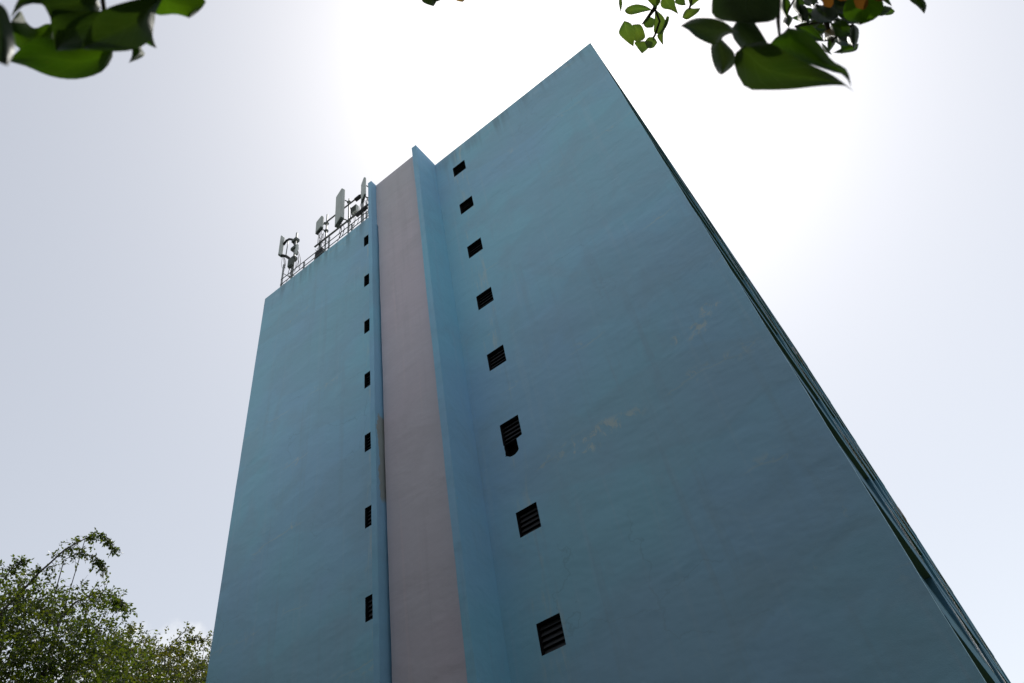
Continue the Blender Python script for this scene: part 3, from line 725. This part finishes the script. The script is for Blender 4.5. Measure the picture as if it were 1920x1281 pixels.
# right group a little farther off
DG = 1.25
tg = twig([(0.28, 0.25, 3.7), (0.35, 0.55, 3.2), at_d(1580, -160, 1.35), at_d(1560, -40, 1.28), at_d(1548, 40, 1.26), at_d(1562, 80, 1.25)], [0.014, 0.010, 0.007, 0.005, 0.004, 0.002], 'twig with small leaves and orange flowers')
for (L_, R_, k, mm) in (
    ([(1600, -20), (1583, 10), (1584, 34), (1612, 47)], [(1600, -20), (1650, -5), (1655, 18), (1640, 36), (1612, 47)], 0.85, 'leafN'),
    ([(1640, 5), (1655, 10), (1673, 14)], [(1640, 5), (1645, 28), (1660, 28), (1673, 14)], 0.87, 'leafN'),
    ([(1690, -25), (1705, 0), (1720, 12), (1733, 26)], [(1690, -25), (1720, -12), (1737, 8), (1733, 26)], 0.9, 'leafN'),
    ([(1530, 8), (1521, 28), (1535, 42), (1560, 41)], [(1530, 8), (1560, 15), (1573, 28), (1560, 41)], 1.0, 'leafG'),
    ([(1490, 50), (1510, 42), (1530, 55), (1546, 78)], [(1490, 50), (1500, 62), (1520, 75), (1546, 78)], 1.05, 'leafN'),
    ([(1557, 45), (1580, 38), (1593, 50), (1595, 65)], [(1557, 45), (1560, 60), (1575, 70), (1595, 65)], 1.0, 'leafN'),
    ([(1600, 45), (1610, 55), (1609, 75), (1602, 92)], [(1600, 45), (1590, 60), (1590, 80), (1602, 92)], 1.02, 'leafG'),
    ([(1610, 82), (1590, 85), (1570, 95), (1562, 99)], [(1610, 82), (1605, 95), (1580, 100), (1562, 99)], 1.0, 'leafN'),
    ([(1540, 80), (1550, 88), (1560, 103)], [(1540, 80), (1545, 95), (1560, 103)], 1.03, 'leafN'),
    ([(1570, 68), (1590, 70), (1600, 85)], [(1570, 68), (1575, 85), (1600, 85)], 1.06, 'leafG'),
    ([(1545, 58), (1560, 55), (1567, 68)], [(1545, 58), (1550, 75), (1567, 68)], 0.98, 'leafY'),
    ([(1465, -10), (1463, 15), (1475, 35)], [(1465, -10), (1482, 5), (1475, 35)], 1.1, 'leafN'),
    ([(1475, 25), (1468, 42), (1478, 52)], [(1475, 25), (1486, 35), (1478, 52)], 1.1, 'leafG'),
    ([(1490, -8), (1487, 15), (1500, 28)], [(1490, -8), (1507, 5), (1500, 28)], 1.12, 'leafN'),
    ([(1497, 25), (1495, 35), (1504, 43)], [(1497, 25), (1513, 20), (1504, 43)], 1.1, 'leafN'),
    ([(1505, -15), (1508, 5), (1525, 14)], [(1505, -15), (1535, -8), (1525, 14)], 1.05, 'leafG'),
    ([(1560, -25), (1545, 5), (1560, 22), (1580, 26)], [(1560, -25), (1588, -5), (1590, 15), (1580, 26)], 1.08, 'leafG')):
    broad_leaf(tg, L_, R_, DG*k, DG*k*0.98, 0.05, mm)
rs_ = random.Random(5)
for k in range(46):
    a_ = rs_.uniform(0, 6.28)
    if k < 26: cx, cy = rs_.uniform(1500, 1605), rs_.uniform(18, 92)
    else: cx, cy = rs_.uniform(1463, 1665), rs_.uniform(-30, 24)
    if cx < 1545 and cy > 70: cy -= 25
    ln_ = rs_.uniform(15, 26); wd_ = ln_*rs_.uniform(0.25, 0.42)
    ax, ay = math.cos(a_), math.sin(a_)*0.8+0.35; n_ = math.hypot(ax, ay); ax, ay = ax/n_, ay/n_
    b_ = (cx-ax*ln_, cy-ay*ln_); t2 = (cx+ax*ln_, cy+ay*ln_)
    Lq = [b_, (cx-ax*ln_*0.75-ay*wd_*0.8, cy-ay*ln_*0.75+ax*wd_*0.8), (cx-ax*ln_*0.2-ay*wd_, cy-ay*ln_*0.2+ax*wd_), (cx+ax*ln_*0.5-ay*wd_*0.55, cy+ay*ln_*0.5+ax*wd_*0.55), t2]
    Rq = [b_, (cx-ax*ln_*0.75+ay*wd_*0.8, cy-ay*ln_*0.75-ax*wd_*0.8), (cx-ax*ln_*0.2+ay*wd_, cy-ay*ln_*0.2-ax*wd_), (cx+ax*ln_*0.5+ay*wd_*0.5, cy+ay*ln_*0.5-ax*wd_*0.5), t2]
    kk = rs_.uniform(1.05, 1.35)
    broad_leaf(tg, Lq, Rq, DG*kk, DG*kk*rs_.uniform(0.97, 1.03), 0.03, rs_.choice(['leafN', 'leafS', 'leafG', 'leafS', 'leafN', 'leafY'] if k % 5 == 0 else ['leafN', 'leafS', 'leafS', 'leafG']), 0.012)
stem(tg, [(1548, 40), (1540, 20), (1530, 8)], DG); stem(tg, [(1560, 76), (1580, 60), (1600, 45)], DG); stem(tg, [(1548, 40), (1520, 45), (1490, 50)], DG*1.03); stem(tg, [(1560, -40), (1620, -30), (1690, -25)], DG*0.95); stem(tg, [(1560, -40), (1500, -20), (1475, 25)], DG*1.08)
def flower(parent, px, py, d, r):
    c = at_d(px, py, d); off = world_loc(parent)
    axis = (CAM-c).normalized()*0.6+Vector((0.2, 0.1, -0.6)); axis.normalize(); a = axis.orthogonal().normalized(); b = axis.cross(a)
    f = MB(); f.tube([c-axis*r*0.9, c-axis*r*0.5], [r*0.1, r*0.14], 8); fo = f.build('flower', M['twig'], parent)
    for k in range(5):
        V, F = [], []
        for i in range(7):
            u_ = i/6
            for j in range(5):
                w = (j/4-0.5)*1.45*math.sin(math.pi*min(1, 0.12+u_*0.78))**0.8
                an = 2*math.pi*k/5 + w*0.75 + u_*0.25; rad = r*(0.12+0.95*u_**0.9)
                V.append(tuple(c + (a*math.cos(an)+b*math.sin(an))*rad + axis*(-0.5*r+r*0.75*u_**0.6 + 0.05*r*math.sin(j*2+k)) - off))
        for i in range(6):
            for j in range(4): F.append((i*5+j, i*5+j+1, (i+1)*5+j+1, (i+1)*5+j))
        me = bpy.data.meshes.new('petal'); me.from_pydata(V, [], F); me.polygons.foreach_set('use_smooth', [True]*len(F)); me.materials.append(M['petal']); me.update()
        o = bpy.data.objects.new('petal', me); col.objects.link(o); o.parent = tg
for a in ((1562, -27, 1.05, 0.022), (1628, -34, 1.0, 0.026)): flower(tg, *a)
# left sub-cluster, about two metres away
DS = 2.2
ts = twig([(0.28, 0.25, 3.72), (0.15, 0.5, 3.68), at_d(1240, -110, 2.25), at_d(1233, -20, 2.22), at_d(1228, 15, 2.2), at_d(1214, 34, 2.2), at_d(1204, 46, 2.2)], [0.012, 0.010, 0.008, 0.006, 0.006, 0.004, 0.002], 'thin twig with small pale leaves over the roof corner')
stem(ts, [(1228, 17), (1237, 40), (1228, 66), (1222, 76)], DS, 0.003)
stem(ts, [(1233, -20), (1270, -16), (1300, -18), (1294, 12), (1292, 18)], DS, 0.003)
for (L_, R_) in (
    ([(1223, 19), (1210, 11), (1192, 8), (1177, 13), (1171, 20)], [(1223, 19), (1205, 23), (1184, 28), (1174, 25), (1171, 20)]),
    ([(1225, -12), (1214, -2), (1221, 8), (1228, 15)], [(1225, -12), (1238, -2), (1236, 8), (1228, 15)]),
    ([(1245, -10), (1238, 6), (1243, 16), (1257, 19), (1272, 27)], [(1245, -10), (1262, -4), (1267, 12), (1272, 27)]),
    ([(1272, -8), (1265, 4), (1275, 10), (1286, 10)], [(1272, -8), (1282, -4), (1286, 10)]),
    ([(1279, 33), (1283, 22), (1291, 15), (1300, 16), (1313, 15)], [(1279, 33), (1288, 37), (1302, 29), (1311, 21), (1313, 15)]),
    ([(1300, -15), (1291, -3), (1293, 8), (1295, 13)], [(1300, -15), (1313, -4), (1304, 6), (1295, 13)]),
    ([(1218, 31), (1207, 43), (1211, 52), (1224, 52)], [(1218, 31), (1229, 38), (1224, 52)]),
    ([(1228, 17), (1227, 40), (1226, 60), (1237, 65)], [(1228, 17), (1243, 30), (1248, 45), (1237, 65)]),
    ([(1250, 30), (1241, 55), (1232, 68), (1244, 86)], [(1250, 30), (1255, 32), (1252, 46), (1244, 62), (1244, 86)]),
    ([(1170, 39), (1160, 61), (1172, 76), (1188, 88)], [(1170, 39), (1183, 44), (1190, 60), (1188, 88)]),
    ([(1186, 46), (1185, 65), (1192, 78), (1205, 76)], [(1186, 46), (1202, 47), (1210, 68), (1205, 76)]),
    ([(1208, 77), (1190, 79), (1195, 90), (1204, 101)], [(1208, 77), (1218, 80), (1216, 90), (1204, 101)]),
    ([(1233, 80), (1227, 71), (1216, 70), (1209, 78)], [(1233, 80), (1225, 90), (1214, 90), (1209, 78)]),
    ([(1163, -10), (1160, 5), (1164, 24)], [(1163, -10), (1167, 5), (1164, 24)])):
    k = random.uniform(0.97, 1.03); broad_leaf(ts, L_, R_, DS*k, DS*k*0.99, 0.02, 'leafL', 0.004)
# tips over the roof line, top centre
tm = twig([(0.2, 0.3, 3.74), (-0.05, 0.6, 3.9), at_d(830, -90, 2.6), at_d(820, -22, 2.5)], [0.012, 0.009, 0.006, 0.004], 'twig with leaf tips just showing at the top centre')
for (L_, R_, mm) in (([(805, -20), (790, -6), (793, 4), (803, 9), (813, 12)], [(805, -20), (822, -6), (818, 4), (813, 12)], 'leafG'), ([(820, -15), (812, 0), (822, 3)], [(820, -15), (830, -5), (822, 3)], 'leafG'), ([(862, -15), (852, -3), (858, 2), (868, 4)], [(862, -15), (873, -4), (868, 4)], 'leafY')):
    broad_leaf(tm, L_, R_, 2.5, 2.48, 0.02, mm, 0.004)
stem(tm, [(820, -22), (840, -20), (862, -15)], 2.5, 0.003)
# near left cluster
DL = 0.60
tl = twig([(-1.0, -0.15, 3.4), (-0.75, -0.05, 2.9), (-0.5, 0.02, 2.5), at_d(220, -170, 0.70), at_d(200, -70, 0.66)], [0.014, 0.010, 0.007, 0.005, 0.004], 'twig with large green leaves at the upper left corner')
for (L_, R_, k, mm) in (
    ([(213, 92), (190, 80), (140, 85), (80, 70), (40, 90), (15, 115)], [(213, 92), (212, 105), (195, 132), (165, 145), (130, 149), (90, 142), (50, 125), (25, 118), (15, 115)], 1.05, 'leafN'),
    ([(100, 45), (85, 45), (66, 53), (50, 42), (38, 20), (22, 38)], [(100, 45), (105, 80), (60, 100), (25, 80), (22, 38)], 1.1, 'leafN'),
    ([(175, -10), (120, -25), (50, -15), (30, 8), (20, 35)], [(175, -10), (190, 15), (150, 40), (98, 38), (95, 22), (80, 9), (60, 7), (38, 15), (20, 35)], 1.0, 'leafS'),
    ([(195, 20), (150, 22), (98, 20), (98, 60), (105, 95)], [(195, 20), (220, 40), (190, 80), (150, 92), (105, 95)], 0.98, 'leafS'),
    ([(310, -10), (250, 0), (190, 22), (160, 70), (155, 92)], [(310, -10), (290, 30), (285, 70), (260, 90), (220, 97), (155, 92)], 0.94, 'leafS'),
    ([(290, -20), (280, 10), (295, 28), (330, 27), (355, 34)], [(290, -20), (340, -15), (385, 0), (372, 22), (355, 34)], 1.0, 'leafN'),
    ([(270, 20), (290, 30), (286, 60), (288, 75), (294, 91)], [(270, 20), (262, 60), (270, 78), (280, 85), (294, 91)], 1.03, 'leafN'),
    ([(265, 60), (250, 80), (247, 105), (241, 118)], [(265, 60), (266, 75), (266, 92), (272, 102), (262, 110), (241, 118)], 1.06, 'leafN'),
    ([(-30, 0), (5, 10), (20, 40), (28, 90), (15, 124)], [(-30, 0), (-25, 60), (-10, 110), (15, 124)], 0.75, 'leafG')):
    broad_leaf(tl, L_, R_, DL*k, DL*k*0.97, 0.05, mm)
for pl in ([(200, -70), (190, -40), (175, -10)], [(200, -70), (260, -40), (310, -10)], [(200, -70), (190, -20), (195, 20), (213, 92)], [(200, -70), (60, -50), (-30, 0)]): stem(tl, pl, DL*1.01)
# unseen tall trees behind the camera, added to darken the foot of the tower
def back_tree(x, y, h, r, label, seed):
    random.seed(seed)
    B = Vector((x, y, 0)); T_ = thing('added_shade_tree', B, label, 'tree', 'unseen trees added for shade')
    q = MB(); q.tube([B+Vector((0, 0, -0.2)), B+Vector((0, 0, 0.4)), B+Vector((0.2, 0.1, h*0.35)), B+Vector((0.1, 0, h*0.8))], [0.5, 0.36, 0.28, 0.08], 12); q.build('trunk', M['bark'], T_)
    P, D = [], []
    for k in range(38):
        a = random.uniform(0, 6.28); zz = random.uniform(0.16, 0.95); rr = r*math.sin(math.pi*(0.15+0.8*zz))**0.6
        c = B+Vector((math.cos(a)*rr*0.7, math.sin(a)*rr*0.6, h*zz)); R = r*0.38
        q = MB(); q.tube([B+Vector((0.15, 0.05, max(h*0.14, h*zz*0.7))), B.lerp(c, 0.5)+Vector((0, 0, h*zz*0.42)), c], [0.09, 0.06, 0.02], 6); q.build('limb', M['bark'], T_)
        for j in range(700):
            v = Vector((random.gauss(0, 1), random.gauss(0, 1), random.gauss(0, 1))).normalized()*R*(random.random()**0.35)
            p_ = c+v
            if p_.z < 1.0 or in_view(p_, 160): continue
            P.append(tuple(p_)); D.append((random.gauss(0, 1), random.gauss(0, 1), random.gauss(-0.6, 0.6)))
    c = leaf_cloud('crown', P, D, M['leafD'], T_, (0.26, 0.42)); c['kind'] = 'stuff'
for a in ((-21, -8.5, 21, 6.2, 'tall dense tree behind the camera, second from the left', 1), (-11.5, -9, 23, 6.4, 'tall dense tree behind the camera, left of the trunk overhead', 2), (-1.5, -10, 22, 6.2, 'tall dense tree straight behind the camera', 3), (8.5, -9, 23, 6.4, 'tall dense tree behind the camera, right of the trunk overhead', 4), (18.5, -8.5, 21, 6.2, 'tall dense tree behind the camera, second from the right', 5), (15.5, 4.0, 21, 6.4, 'tall dense tree at the right beside the camera', 8), (9.0, -3.0, 19, 5.6, 'tall dense tree close behind the camera on the right', 9), (27, -2, 20, 6.2, 'tall dense tree at the far right behind the camera', 6), (-31, -6, 21, 6.2, 'tall dense tree at the far left behind the camera', 7)): back_tree(*a)
random.seed(11)
# the rest of this tree's crown, behind and above the camera
P, D = [], []
cl = [(0.2, -0.6, 4.4, 1.2), (-1.0, -1.2, 4.4, 1.3), (3.0, -1.6, 6.6, 2.0), (-1.2, -4.8, 7.0, 2.2), (3.3, -5.2, 7.2, 2.2), (1.0, -3.0, 7.2, 2.4), (1.2, -2.2, 5.2, 1.8), (-2.2, -2.4, 5.6, 1.6)]
for (x, y, z, r) in cl:
    for k in range(int(620*r*r)):
        v = Vector((random.gauss(0, 1), random.gauss(0, 1), random.gauss(0, 1))).normalized()*r*(random.random()**0.35)
        p_ = Vector((x, y, z))+Vector((v.x*1.2, v.y*1.2, v.z*0.8))
        if p_.z < 2.6 or in_view(p_, 130): continue
        P.append(tuple(p_)); D.append((random.gauss(0, 1), random.gauss(0, 1), random.gauss(-0.8, 0.6)))
lc = leaf_cloud('crown', P, D, M['leafN'], bt, (0.10, 0.17)); lc['kind'] = 'stuff'
